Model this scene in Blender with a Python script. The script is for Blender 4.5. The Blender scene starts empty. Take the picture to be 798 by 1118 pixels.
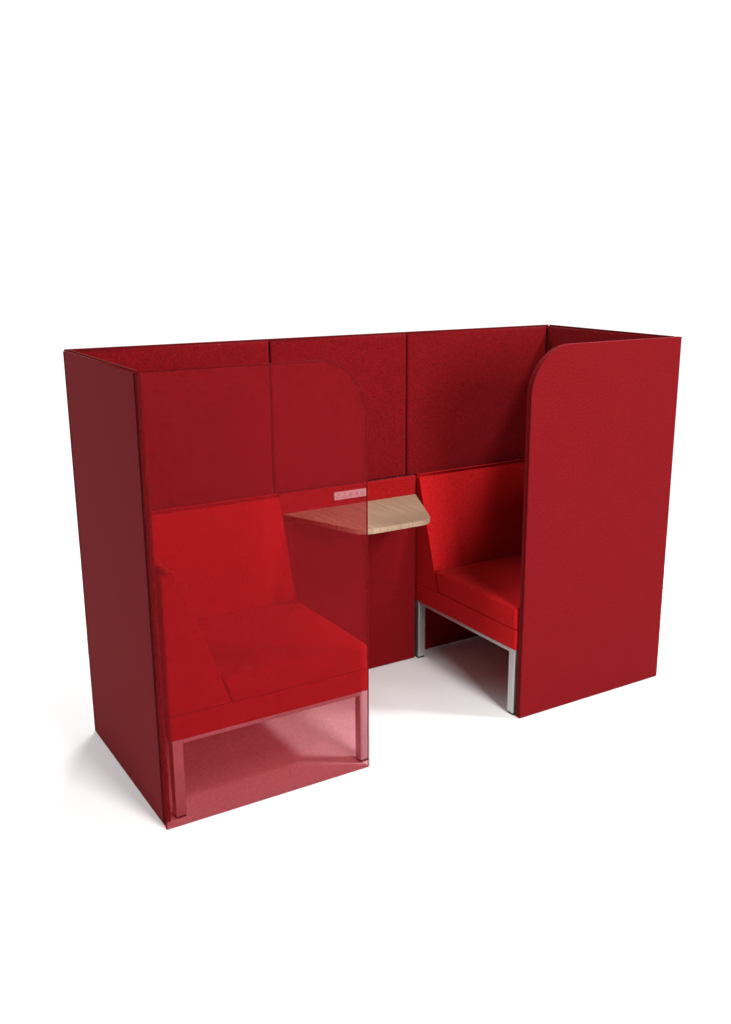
import bpy, bmesh, math
from mathutils import Vector, Matrix

S = bpy.context.scene
COL = S.collection

# ------------------------------------------------------------------ materials
def new_mat(name):
    m = bpy.data.materials.new(name); m.use_nodes = True
    nt = m.node_tree
    for n in list(nt.nodes): nt.nodes.remove(n)
    out = nt.nodes.new('ShaderNodeOutputMaterial')
    return m, nt, out

def N(nt, t, **kw):
    n = nt.nodes.new(t)
    for k, v in kw.items():
        if hasattr(n, k) and not k.startswith('i_'): setattr(n, k, v)
    return n

def obj_coords(nt, scale=(1, 1, 1)):
    tc = nt.nodes.new('ShaderNodeTexCoord')
    mp = nt.nodes.new('ShaderNodeMapping')
    mp.inputs['Scale'].default_value = scale
    nt.links.new(tc.outputs['Object'], mp.inputs['Vector'])
    return mp.outputs['Vector']

def noise(nt, vec, scale, detail=2, rough=0.5):
    n = nt.nodes.new('ShaderNodeTexNoise')
    n.inputs['Scale'].default_value = scale
    n.inputs['Detail'].default_value = detail
    n.inputs['Roughness'].default_value = rough
    nt.links.new(vec, n.inputs['Vector'])
    return n.outputs['Fac']

def ramp(nt, fac, stops):
    r = nt.nodes.new('ShaderNodeValToRGB')
    el = r.color_ramp.elements
    while len(el) < len(stops): el.new(0.5)
    for e, (p, c) in zip(el, stops):
        e.position = p; e.color = (c[0], c[1], c[2], 1)
    nt.links.new(fac, r.inputs['Fac'])
    return r.outputs['Color']

def mul(c, k): return tuple(min(1, x * k) for x in c)

def fabric(name, col, grain=0.35, sheen=0.25, tint=(1, .5, .5), scale=230, bump=0.25, rough=0.9, spec=0.07):
    m, nt, out = new_mat(name)
    v = obj_coords(nt)
    f1 = noise(nt, v, scale, 2, 0.7)
    lo = mul(col, 1 - grain); hi = mul(col, 1 + grain)
    hi = (hi[0], hi[1] * 1.15, hi[2])
    c = ramp(nt, f1, [(0.30, lo), (0.5, col), (0.70, hi)])
    # broad, faint unevenness of the cloth
    f2 = noise(nt, v, 9, 3, 0.55)
    c2 = ramp(nt, f2, [(0.3, (.975, .975, .975)), (0.7, (1.02, 1.02, 1.02))])
    mx = nt.nodes.new('ShaderNodeMix'); mx.data_type = 'RGBA'; mx.blend_type = 'MULTIPLY'
    mx.inputs['Factor'].default_value = 1
    nt.links.new(c, mx.inputs['A']); nt.links.new(c2, mx.inputs['B'])
    p = nt.nodes.new('ShaderNodeBsdfPrincipled')
    nt.links.new(mx.outputs['Result'], p.inputs['Base Color'])
    p.inputs['Roughness'].default_value = rough
    p.inputs['Specular IOR Level'].default_value = spec
    p.inputs['Sheen Weight'].default_value = sheen
    p.inputs['Sheen Roughness'].default_value = 0.45
    p.inputs['Sheen Tint'].default_value = (*tint, 1)
    nt.links.new(p.outputs['BSDF'], out.inputs['Surface'])
    return m

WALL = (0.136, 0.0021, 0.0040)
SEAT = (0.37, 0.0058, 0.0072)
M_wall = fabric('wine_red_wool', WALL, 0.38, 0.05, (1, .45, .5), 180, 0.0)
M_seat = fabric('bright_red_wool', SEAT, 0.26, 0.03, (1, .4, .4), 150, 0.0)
M_trim = fabric('dark_red_trim', (0.095, 0.0018, 0.0032), 0.2, 0.0, (1, 1, 1), 120, 0.1, 0.8, .06)
M_lit_band = fabric('lit_red_wool', (0.25, 0.0041, 0.0054), 0.30, 0.04, (1, .45, .5), 150, 0.0)  # middle panel wool with the light above the table put into its colour
M_core = fabric('dark_core', (0.012, 0.001, 0.0014), 0.2, 0.0, (1, 1, 1), 120, 0.0, 0.9, .02)

def veil(name):
    """tinted see-through red panel"""
    m, nt, out = new_mat(name)
    v = obj_coords(nt)
    f1 = noise(nt, v, 165, 3, 0.62)
    c = ramp(nt, f1, [(0.3, mul(VEIL_C, .55)), (0.5, VEIL_C), (0.7, mul(VEIL_C, 1.45))])
    p = nt.nodes.new('ShaderNodeBsdfPrincipled')
    nt.links.new(c, p.inputs['Base Color'])
    p.inputs['Roughness'].default_value = 0.9
    p.inputs['Specular IOR Level'].default_value = 0.1
    t = nt.nodes.new('ShaderNodeBsdfTransparent')
    nt.links.new(ramp(nt, f1, [(0.3, mul(VEIL_T, .95)), (0.7, mul(VEIL_T, 1.05))]), t.inputs['Color'])
    mx = nt.nodes.new('ShaderNodeMixShader')
    mx.inputs['Fac'].default_value = VEIL_F
    nt.links.new(t.outputs[0], mx.inputs[1]); nt.links.new(p.outputs[0], mx.inputs[2])
    nt.links.new(mx.outputs[0], out.inputs['Surface'])
    return m
VEIL_F = 0.13
VEIL_T = (0.813, 0.575, 0.60)
VEIL_C = (0.36, 0.020, 0.026)
M_veil = veil('see_through_red')

def simple(name, col, rough=0.4, metal=0.0, spec=0.5, grain=0.06, scale=60, bump=0.0, stretch=(1, 1, 1)):
    m, nt, out = new_mat(name)
    v = obj_coords(nt, stretch)
    f = noise(nt, v, scale, 3, 0.6)
    c = ramp(nt, f, [(0.3, mul(col, 1 - grain)), (0.7, mul(col, 1 + grain))])
    p = nt.nodes.new('ShaderNodeBsdfPrincipled')
    nt.links.new(c, p.inputs['Base Color'])
    p.inputs['Roughness'].default_value = rough
    p.inputs['Metallic'].default_value = metal
    p.inputs['Specular IOR Level'].default_value = spec
    nt.links.new(p.outputs[0], out.inputs['Surface'])
    return m
M_metal = simple('satin_aluminium', (0.58, 0.58, 0.58), 0.48, 1.0, 0.5, 0.05, 40, 0, (8, 8, .6))
M_rubber = simple('black_plastic', (0.02, 0.02, 0.022), 0.6)
M_plastic = simple('white_plastic', (0.60, 0.58, 0.58), 0.5, 0, 0.5, 0.02)
M_socket = simple('grey_plastic', (0.42, 0.40, 0.40), 0.5, 0, 0.5, 0.04)
M_floor = simple('white_floor', (0.90, 0.897, 0.893), 0.75, 0, 0.15, 0.008, 3)

def wood():
    m, nt, out = new_mat('light_oak')
    v = obj_coords(nt, (1, 0.055, 0.06))
    v2 = obj_coords(nt, (1, 0.02, 0.04))
    # warp the grain a little
    fA = noise(nt, v, 60, 4, 0.6)
    fB = noise(nt, v2, 210, 3, 0.6)
    cA = ramp(nt, fA, [(0.28, (0.27, 0.172, 0.105)), (0.45, (0.335, 0.226, 0.148)), (0.58, (0.365, 0.246, 0.166)), (0.75, (0.30, 0.196, 0.124))])
    cB = ramp(nt, fB, [(0.35, (.70, .66, .61)), (0.6, (1.04, 1.04, 1.04))])
    mx = nt.nodes.new('ShaderNodeMix'); mx.data_type = 'RGBA'; mx.blend_type = 'MULTIPLY'
    mx.inputs['Factor'].default_value = 0.8
    nt.links.new(cA, mx.inputs['A']); nt.links.new(cB, mx.inputs['B'])
    p = nt.nodes.new('ShaderNodeBsdfPrincipled')
    nt.links.new(mx.outputs['Result'], p.inputs['Base Color'])
    p.inputs['Roughness'].default_value = 0.5
    p.inputs['Specular IOR Level'].default_value = 0.3
    nt.links.new(p.outputs[0], out.inputs['Surface'])
    return m
M_wood = wood()

# ------------------------------------------------------------------ mesh helpers
def offset_poly(pts, d):
    """inward offset of a counter-clockwise convex outline"""
    n = len(pts); res = []
    for i in range(n):
        p0 = Vector(pts[i - 1]); p1 = Vector(pts[i]); p2 = Vector(pts[(i + 1) % n])
        e1 = (p1 - p0).normalized(); e2 = (p2 - p1).normalized()
        n1 = Vector((-e1.y, e1.x)); n2 = Vector((-e2.y, e2.x))
        b = n1 + n2
        k = d / max(0.2, (1 + n1.dot(n2)))
        res.append(p1 + b * k)
    return res

def rounded(pts, radii, seg=10):
    """round chosen corners of a ccw outline; radii[i]=0 keeps the corner"""
    out = []; n = len(pts)
    for i in range(n):
        r = radii[i]; p = Vector(pts[i])
        if r <= 0: out.append(tuple(p)); continue
        a = (Vector(pts[i - 1]) - p).normalized(); b = (Vector(pts[(i + 1) % n]) - p).normalized()
        ang = a.angle(b); t = r / math.tan(ang / 2)
        c = p + (a + b).normalized() * (r / math.sin(ang / 2))
        s = p + a * t; e = p + b * t
        a0 = math.atan2(s.y - c.y, s.x - c.x); a1 = math.atan2(e.y - c.y, e.x - c.x)
        while a1 < a0: a1 += 2 * math.pi
        for k in range(seg + 1):
            q = a0 + (a1 - a0) * k / seg
            out.append((c.x + r * math.cos(q), c.y + r * math.sin(q)))
    return out

AX = {'z': lambda u, v, w: (u, v, w),        # outline in xy, thickness along z
      'y': lambda u, v, w: (u, w, v),        # outline in xz, thickness along y
      'x': lambda u, v, w: (w, u, v)}        # outline in yz, thickness along x

def prism(bm, pts, w0, w1, axis='z', b=0.004, b0=None, seg=4, crown=0.0):
    """solid with outline pts between w0 and w1, both rims rounded by b (b0 at w0)"""
    if b0 is None: b0 = b
    f = AX[axis]
    rings = []
    for k in range(seg + 1):
        a = math.pi / 2 * k / seg
        rings.append((b0 * (1 - math.sin(a)), w0 + b0 * (1 - math.cos(a))))
        if b0 == 0: break
    for k in range(seg + 1):
        a = math.pi / 2 * k / seg
        rings.append((b * (1 - math.cos(a)), w1 - b * (1 - math.sin(a))))
        if b == 0: break
    vs = []
    for d, w in rings:
        o = offset_poly(pts, d)
        vs.append([bm.verts.new(f(q[0], q[1], w)) for q in o])
    if crown > 0:        # a slightly domed top, the rim loop shrunk towards the middle
        top = offset_poly(pts, b)
        c = Vector((sum(q[0] for q in top) / len(top), sum(q[1] for q in top) / len(top)))
        for k in range(1, 9):
            q = 1 - k / 9
            vs.append([bm.verts.new(f(*(c + (p - c) * q), w1 + crown * (1 - q * q))) for p in top])
    n = len(pts)
    for r in range(len(vs) - 1):
        for i in range(n):
            j = (i + 1) % n
            bm.faces.new((vs[r][i], vs[r][j], vs[r + 1][j], vs[r + 1][i]))
    bm.faces.new(vs[0][::-1]); bm.faces.new(vs[-1])
    bmesh.ops.recalc_face_normals(bm, faces=bm.faces[:])

def rect(x0, y0, x1, y1): return [(x0, y0), (x1, y0), (x1, y1), (x0, y1)]

def box(bm, x0, x1, y0, y1, z0, z1, b=0.003, seg=3):
    prism(bm, rounded(rect(x0, y0, x1, y1), [b] * 4, 3) if b > 0 else rect(x0, y0, x1, y1), z0, z1, 'z', b, seg=seg)

def make(name, bm, mat, parent=None, smooth=True, loc=None):
    me = bpy.data.meshes.new(name)
    bm.to_mesh(me); bm.free()
    me.materials.append(mat)
    o = bpy.data.objects.new(name, me); COL.objects.link(o)
    if smooth:
        for p in me.polygons: p.use_smooth = True
        w = o.modifiers.new('weighted', 'WEIGHTED_NORMAL'); w.weight = 100; w.keep_sharp = True
    if parent: o.parent = parent
    if loc: o.location = loc
    return o

def thing(name, label, cat, loc=(0, 0, 0), group=None):
    o = bpy.data.objects.new(name, None); COL.objects.link(o)
    o.location = loc; o.empty_display_size = 0.1
    o['label'] = label; o['category'] = cat
    if group: o['group'] = group
    return o

def part(name, mat, parent, fn, smooth=True):
    bm = bmesh.new(); fn(bm); return make(name, bm, mat, parent, smooth)

# ------------------------------------------------------------------ dimensions (metres)
L, D, H = 2.1206, 0.7607, 1.40
TW = 0.028            # side wall thickness
TF = 0.026            # front panel thickness
YB = 0.735            # inner face of the back wall
Z0 = 0.003
XA, XB = 0.722, 1.3888   # inner ends of the two front panels
RC = 0.178

# ------------------------------------------------------------------ the screen
scr = thing('meeting_booth', 'high red fabric screen wrapping round both seats, one front panel see-through', 'booth screen', (0, 0, 0))

# --- back wall: board, dark top strip, three pads
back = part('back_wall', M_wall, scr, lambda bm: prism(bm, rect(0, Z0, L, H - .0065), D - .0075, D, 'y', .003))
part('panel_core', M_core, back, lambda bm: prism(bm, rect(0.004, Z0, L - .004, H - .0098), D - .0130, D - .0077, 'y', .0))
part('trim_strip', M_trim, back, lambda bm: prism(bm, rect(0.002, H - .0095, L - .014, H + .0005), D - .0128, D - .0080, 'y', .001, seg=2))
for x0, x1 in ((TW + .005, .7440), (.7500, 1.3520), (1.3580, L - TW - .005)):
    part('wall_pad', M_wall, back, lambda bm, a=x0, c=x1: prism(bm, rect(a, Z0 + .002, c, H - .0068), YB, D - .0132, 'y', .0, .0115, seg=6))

# --- side walls
def side_wall(x_out, sgn, y0, y1):
    """x_out = outer face, sgn = +1 when the inside lies towards +x"""
    def X(a): return x_out + sgn * a
    def slab(a, c, zt, b, yi=0.0):
        lo, hi = sorted((X(a), X(c)))
        return lambda bm: prism(bm, rect(y0 + yi, Z0, y1 - yi, zt), lo, hi, 'x', b, seg=4)
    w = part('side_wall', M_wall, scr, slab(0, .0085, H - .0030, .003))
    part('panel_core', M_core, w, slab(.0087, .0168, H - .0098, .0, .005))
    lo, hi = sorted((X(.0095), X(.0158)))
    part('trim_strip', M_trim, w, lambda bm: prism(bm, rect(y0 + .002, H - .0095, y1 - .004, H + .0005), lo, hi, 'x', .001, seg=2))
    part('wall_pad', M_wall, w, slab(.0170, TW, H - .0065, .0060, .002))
    return w
side_wall(0, 1, TF + .006, D - .0145)
side_wall(L, -1, TF + .001, D - .0145)

part('gap_shade_strip', M_core, scr, lambda bm: prism(bm, rect(.0010, TF - .0025, .0075, TF + .0055), Z0, H - .004, 'z', .0))  # dark strip standing in for shade in the gap behind the front panel

# --- front panels with one rounded upper corner
def front_outline(x0, x1, corner, inset=0.0):
    pts = rect(x0 + inset, Z0, x1 - inset, H - inset)
    rad = [0, 0, 0, 0]
    rad[2 if corner == 'r' else 3] = RC - inset
    return rounded(pts, rad, 22)

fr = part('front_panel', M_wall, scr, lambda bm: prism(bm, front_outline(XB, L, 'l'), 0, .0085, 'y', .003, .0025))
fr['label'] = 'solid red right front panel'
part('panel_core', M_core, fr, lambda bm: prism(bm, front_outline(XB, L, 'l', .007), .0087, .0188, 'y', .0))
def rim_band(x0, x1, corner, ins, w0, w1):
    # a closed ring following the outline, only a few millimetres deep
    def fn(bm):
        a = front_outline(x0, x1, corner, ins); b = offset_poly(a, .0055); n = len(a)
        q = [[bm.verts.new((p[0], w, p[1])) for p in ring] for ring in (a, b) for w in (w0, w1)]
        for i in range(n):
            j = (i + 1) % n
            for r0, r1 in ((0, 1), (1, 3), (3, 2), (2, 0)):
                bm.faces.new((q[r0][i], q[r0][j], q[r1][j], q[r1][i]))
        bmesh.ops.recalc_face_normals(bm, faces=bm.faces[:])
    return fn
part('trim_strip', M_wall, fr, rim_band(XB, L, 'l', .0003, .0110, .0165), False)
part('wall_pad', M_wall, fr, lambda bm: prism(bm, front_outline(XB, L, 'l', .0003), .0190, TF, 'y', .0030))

fl = part('front_panel', M_veil, scr, lambda bm: prism(bm, [(q[0], max(q[1] - .0022, .0008)) if q[1] < .1 else q for q in front_outline(0, XA, 'r')], -.003, TF - .003, 'y', .002, seg=2))
fl['label'] = 'see-through red left front panel'
def seam_tube(bm):
    """thin dark seam following the rim of the see-through panel"""
    o = offset_poly(front_outline(0, XA, 'r'), .0006)
    r = .0015
    path = [Vector((q[0], .0005, q[1])) for q in o]
    n = len(path); rings = []
    for i in range(n):
        t = (path[(i + 1) % n] - path[i - 1]).normalized()
        nrm = Vector((0, 1, 0)); bi = t.cross(nrm).normalized()
        rings.append([bm.verts.new(path[i] + nrm * r * math.cos(a) * 1.2 + bi * r * 1.6 * math.sin(a)) for a in [2 * math.pi * k / 6 for k in range(6)]])
    for i in range(1, n):          # left open along the floor
        for k in range(6):
            bm.faces.new((rings[i][k], rings[i][(k + 1) % 6], rings[(i + 1) % n][(k + 1) % 6], rings[(i + 1) % n][k]))
    bmesh.ops.recalc_face_normals(bm, faces=bm.faces[:])
part('seam', M_trim, fl, seam_tube)

# --- lower middle panel carrying the power strip
BX0, BX1, BY, BZ = .7495, 1.3735, .695, .815
part('middle_panel', M_wall, scr, lambda bm: prism(bm, rect(BX0, Z0, BX1, .7275), BY, YB - .001, 'y', .0, .004))
part('middle_panel_lit_top', M_lit_band, scr, lambda bm: prism(bm, rect(BX0, .7285, BX1, BZ), BY, YB - .001, 'y', .0, .006))  # top of the same panel, coloured brighter for the light above the table

# --- power strip
px0, px1, pz0, pz1 = .982, 1.131, .7625, .7945
ps = part('power_strip', M_plastic, scr, lambda bm: prism(bm, rounded(rect(px0, pz0, px1, pz1), [.003] * 4, 3), BY - .007, BY + .002, 'y', .0, .0015, seg=2))
pw = (px1 - px0 - .012) / 5
zc = (pz0 + pz1) / 2
for k in range(5):
    cx = px0 + .006 + pw * (k + .5)
    def socket(bm, cx=cx, k=k):
        yf = BY - .0085
        if k < 2:       # three pin slots
            for dx, dz, w, h in ((0, .006, .004, .007), (-.007, -.006, .007, .004), (.007, -.006, .007, .004)):
                prism(bm, rect(cx + dx - w / 2, zc + dz - h / 2, cx + dx + w / 2, zc + dz + h / 2), yf, BY - .0065, 'y', 0, 0)
        elif k < 4:     # arched data ports
            arch = [(cx - .007, zc - .006), (cx + .007, zc - .006), (cx + .007, zc + .004), (cx + .003, zc + .009), (cx - .003, zc + .009), (cx - .007, zc + .004)]
            prism(bm, arch, yf, BY - .0065, 'y', 0, 0)
        else:           # switch rocker
            prism(bm, rect(cx - .006, zc - .008, cx + .006, zc + .008), yf, BY - .0065, 'y', 0, .0008, seg=2)
    part('socket' if k < 4 else 'switch', M_socket if k < 4 else M_plastic, ps, socket, False)

# ------------------------------------------------------------------ the table
tb = thing('table', 'light oak tapered tabletop with rounded corners fixed between the seats', 'table', (1.0635, BY - .0015, .738))
TX0, TX1 = .757, 1.370
outl = [(TX0, BY - .0015), (TX0 + .145, .330), (TX1 - .168, .330), (TX1, BY - .0015)]
outl = rounded(outl, [0, .075, .075, 0], 14)
outl = [(x - 1.0635, y - (BY - .0015)) for x, y in outl]
part('tabletop', M_wood, tb, lambda bm: prism(bm, outl, -.0195, 0, 'z', .0012, seg=2))

# ------------------------------------------------------------------ the seats
SW, SD = .706, .695       # width, depth
ZB0, ZB1 = .268, .3475    # padded base
def make_seat(name, label, x, y, mirror, group):
    """origin at the front outer corner; u runs from the arm side inwards (mirror = -1 flips it)"""
    t = thing(name, label, 'seat', (x, y, 0), group)
    s = mirror
    def P(pts):  # mirror an x-outline keeping it ccw
        return [(p[0] * s, p[1]) for p in (pts if s > 0 else pts[::-1])]
    def xr(a, c): return sorted((a * s, c * s))
    a, c = xr(0, SW)
    part('seat_base', M_seat, t, lambda bm: prism(bm, rounded(rect(a, 0, c, SD), [.010] * 4, 4), ZB0, ZB1, 'z', .006, .003))
    # backrest: slanted profile in yz, over the whole width
    prof = [(SD, ZB1 + .003), (SD, .816), (SD - .036, .816), (.541, ZB1 + .083), (.512, ZB1 + .003)][::-1]
    prof = rounded(prof, [.004, 0, .012, .010, 0], 5)
    part('backrest', M_seat, t, lambda bm: prism(bm, prof, a + .0005, c - .0005, 'x', .005, .005))
    # armrest: slanted profile in xz, from the front to the backrest
    ap = [(0.001, ZB1 + .002), (.207, ZB1 + .002), (.062, .770), (.044, .806), (.001, .806)]
    ap = rounded(ap, [0, 0, .03, .012, 0], 5)
    def arm(bm):
        prism(bm, P(ap), 0.0006, .684, 'y', .004, .008)
    part('armrest', M_seat, t, arm)
    # cushion: outer side follows the slanted armrest
    def cushion(bm):
        u0 = .207 + .0015; lean = .031; zt = .435 - ZB1
        o = rounded([(u0, .002), (SW - .001, .002), (SW - .001, .5085), (u0, .5085)], [.012, .014, .006, .006], 4)
        o = P(o)
        prism(bm, o, ZB1 + .0012, .4355, 'z', .013, .004, seg=5, crown=.004)
        # lean the arm side and the back side with the faces they rest against
        for v in bm.verts:
            k = max(0, (v.co.z - ZB1) / zt)
            uu = abs(v.co.x)
            if uu < u0 + .02: v.co.x -= s * lean * k
            if v.co.y > .495: v.co.y += .027 * k
    part('seat_cushion', M_seat, t, cushion)
    # metal frame and legs
    def rails(bm):
        i0, i1 = .006, SW - .001
        w = .034; z0, z1 = .2535, ZB0 - .0008
        lo, hi = xr(i0 + w + .0004, i1 - w - .0004)
        box(bm, lo, hi, .004, .004 + w, z0, z1, .0012, 2)
        box(bm, lo, hi, SD - .012 - w, SD - .012, z0, z1, .0012, 2)
        for q in (i0, i1 - w):
            lo, hi = xr(q, q + w)
            box(bm, lo, hi, .0044 + w, SD - .0124 - w, z0, z1, .0012, 2)
    part('rail_frame', M_metal, t, rails)
    for q in (.006, SW - .001 - .034):
        for yy in (.004, SD - .012 - .034):
            lo, hi = xr(q, q + .034)
            lg = part('leg', M_metal, t, lambda bm: box(bm, lo, hi, yy, yy + .034, .009, ZB0 - .0008, .0018, 2))
            part('foot', M_rubber, lg, lambda bm: box(bm, lo + .0015, hi - .0015, yy + .0015, yy + .0325, 0.0006, .0088, .001, 2))
    return t
make_seat('booth_seat', 'bright red seat with slanted arm and back, behind the see-through left front panel', .040, .034, 1, 'facing forward seats in the booth')
make_seat('booth_seat', 'bright red seat on satin metal legs, half hidden behind the solid right front panel', 2.0890, .034, -1, 'facing forward seats in the booth')

# ------------------------------------------------------------------ floor
bm = bmesh.new()
prism(bm, [(1 + 3 * math.cos(a), .4 + 3 * math.sin(a)) for a in [2 * math.pi * k / 96 for k in range(96)]], -.05, 0, 'z', 0, 0)
fl_ = make('floor', bm, M_floor, None, False); fl_['kind'] = 'structure'

# ------------------------------------------------------------------ light
W_LOW, W_TOP = .36, .3
W = bpy.data.worlds.new('World'); S.world = W; W.use_nodes = True
nt = W.node_tree
bg = nt.nodes['Background']
tc = nt.nodes.new('ShaderNodeTexCoord')
sep = nt.nodes.new('ShaderNodeSeparateXYZ'); nt.links.new(tc.outputs['Generated'], sep.inputs[0])
def mrange(val, a, b, c, d):
    n = nt.nodes.new('ShaderNodeMapRange'); n.interpolation_type = 'SMOOTHSTEP'
    for k, x in zip(('From Min', 'From Max', 'To Min', 'To Max'), (a, b, c, d)): n.inputs[k].default_value = x
    nt.links.new(val, n.inputs['Value']); return n.outputs['Result']
dot = nt.nodes.new('ShaderNodeVectorMath'); dot.operation = 'DOT_PRODUCT'
nt.links.new(tc.outputs['Generated'], dot.inputs[0]); dot.inputs[1].default_value = (math.sin(math.radians(40)), math.cos(math.radians(40)), 0)
az = mrange(dot.outputs['Value'], -.1, .45, W_LOW, 1.0)      # white sweep behind the booth, dim studio on the other side
el = mrange(sep.outputs['Z'], .24, .5, 1.0, W_TOP)            # dim studio ceiling
m1 = nt.nodes.new('ShaderNodeMath'); m1.operation = 'MULTIPLY'; nt.links.new(az, m1.inputs[0]); nt.links.new(el, m1.inputs[1])
m2 = nt.nodes.new('ShaderNodeMath'); m2.operation = 'MULTIPLY'; nt.links.new(m1.outputs[0], m2.inputs[0]); m2.inputs[1].default_value = 1.08
nt.links.new(m2.outputs[0], bg.inputs['Strength'])
bg.inputs['Color'].default_value = (1, 1, 1, 1)

def area(name, loc, target, size, power, col=(1, 1, 1), size_y=None):
    l = bpy.data.lights.new(name, 'AREA'); l.energy = power; l.color = col
    l.shape = 'RECTANGLE'; l.size = size; l.size_y = size_y or size
    o = bpy.data.objects.new(name, l); COL.objects.link(o); o.location = loc
    o.rotation_euler = (Vector(target) - Vector(loc)).to_track_quat('-Z', 'Y').to_euler()
    return o
area('key_softbox', (4.2, -2.2, 5.0), (1.3, .4, .7), .8, 270)
area('front_softbox', (1.0, -4.1, 2.2), (1.1, .3, .7), 1.3, 185)
area('high_front_fill', (1.2, -4.0, 5.2), (1.1, .4, .6), 1.6, 150)  # high frontal fill added to brighten the floor and seats
area('right_softbox', (5.0, .9, 7.5), (1.0, .6, .4), 2.2, 50)
area('left_floor_fill', (-3.5, 2.6, 6.0), (.2, .6, .2), 2.2, 270)  # fill added to brighten the left floor and left wall
area('back_softbox', (2.6, 3.8, 5.5), (1.0, .6, .2), 1.6, 210)

# ------------------------------------------------------------------ camera
cam = bpy.data.cameras.new('Camera'); co = bpy.data.objects.new('Camera', cam); COL.objects.link(co)
co.location = (-.8532, -2.6382, 1.7227)
co.rotation_euler = (math.pi / 2 - .2609, 0, -.5628)
cam.sensor_fit = 'VERTICAL'; cam.sensor_height = 24; cam.sensor_width = 24
cam.lens = 24 * 1081.59 / 1118
cam.shift_x = -(426.57 - 399) / 1118
cam.shift_y = (560.64 - 559) / 1118
cam.clip_start = .05; cam.clip_end = 200
S.camera = co
S.view_settings.view_transform = 'Standard'; S.view_settings.look = 'None'
S.view_settings.exposure = 0; S.view_settings.gamma = 1
S.render.film_transparent = False
S.cycles.use_adaptive_sampling = False
S.cycles.use_denoising = True
S.cycles.denoiser = 'OPENIMAGEDENOISE'
S.cycles.denoising_input_passes = 'RGB_ALBEDO_NORMAL'
S.cycles.denoising_prefilter = 'ACCURATE'
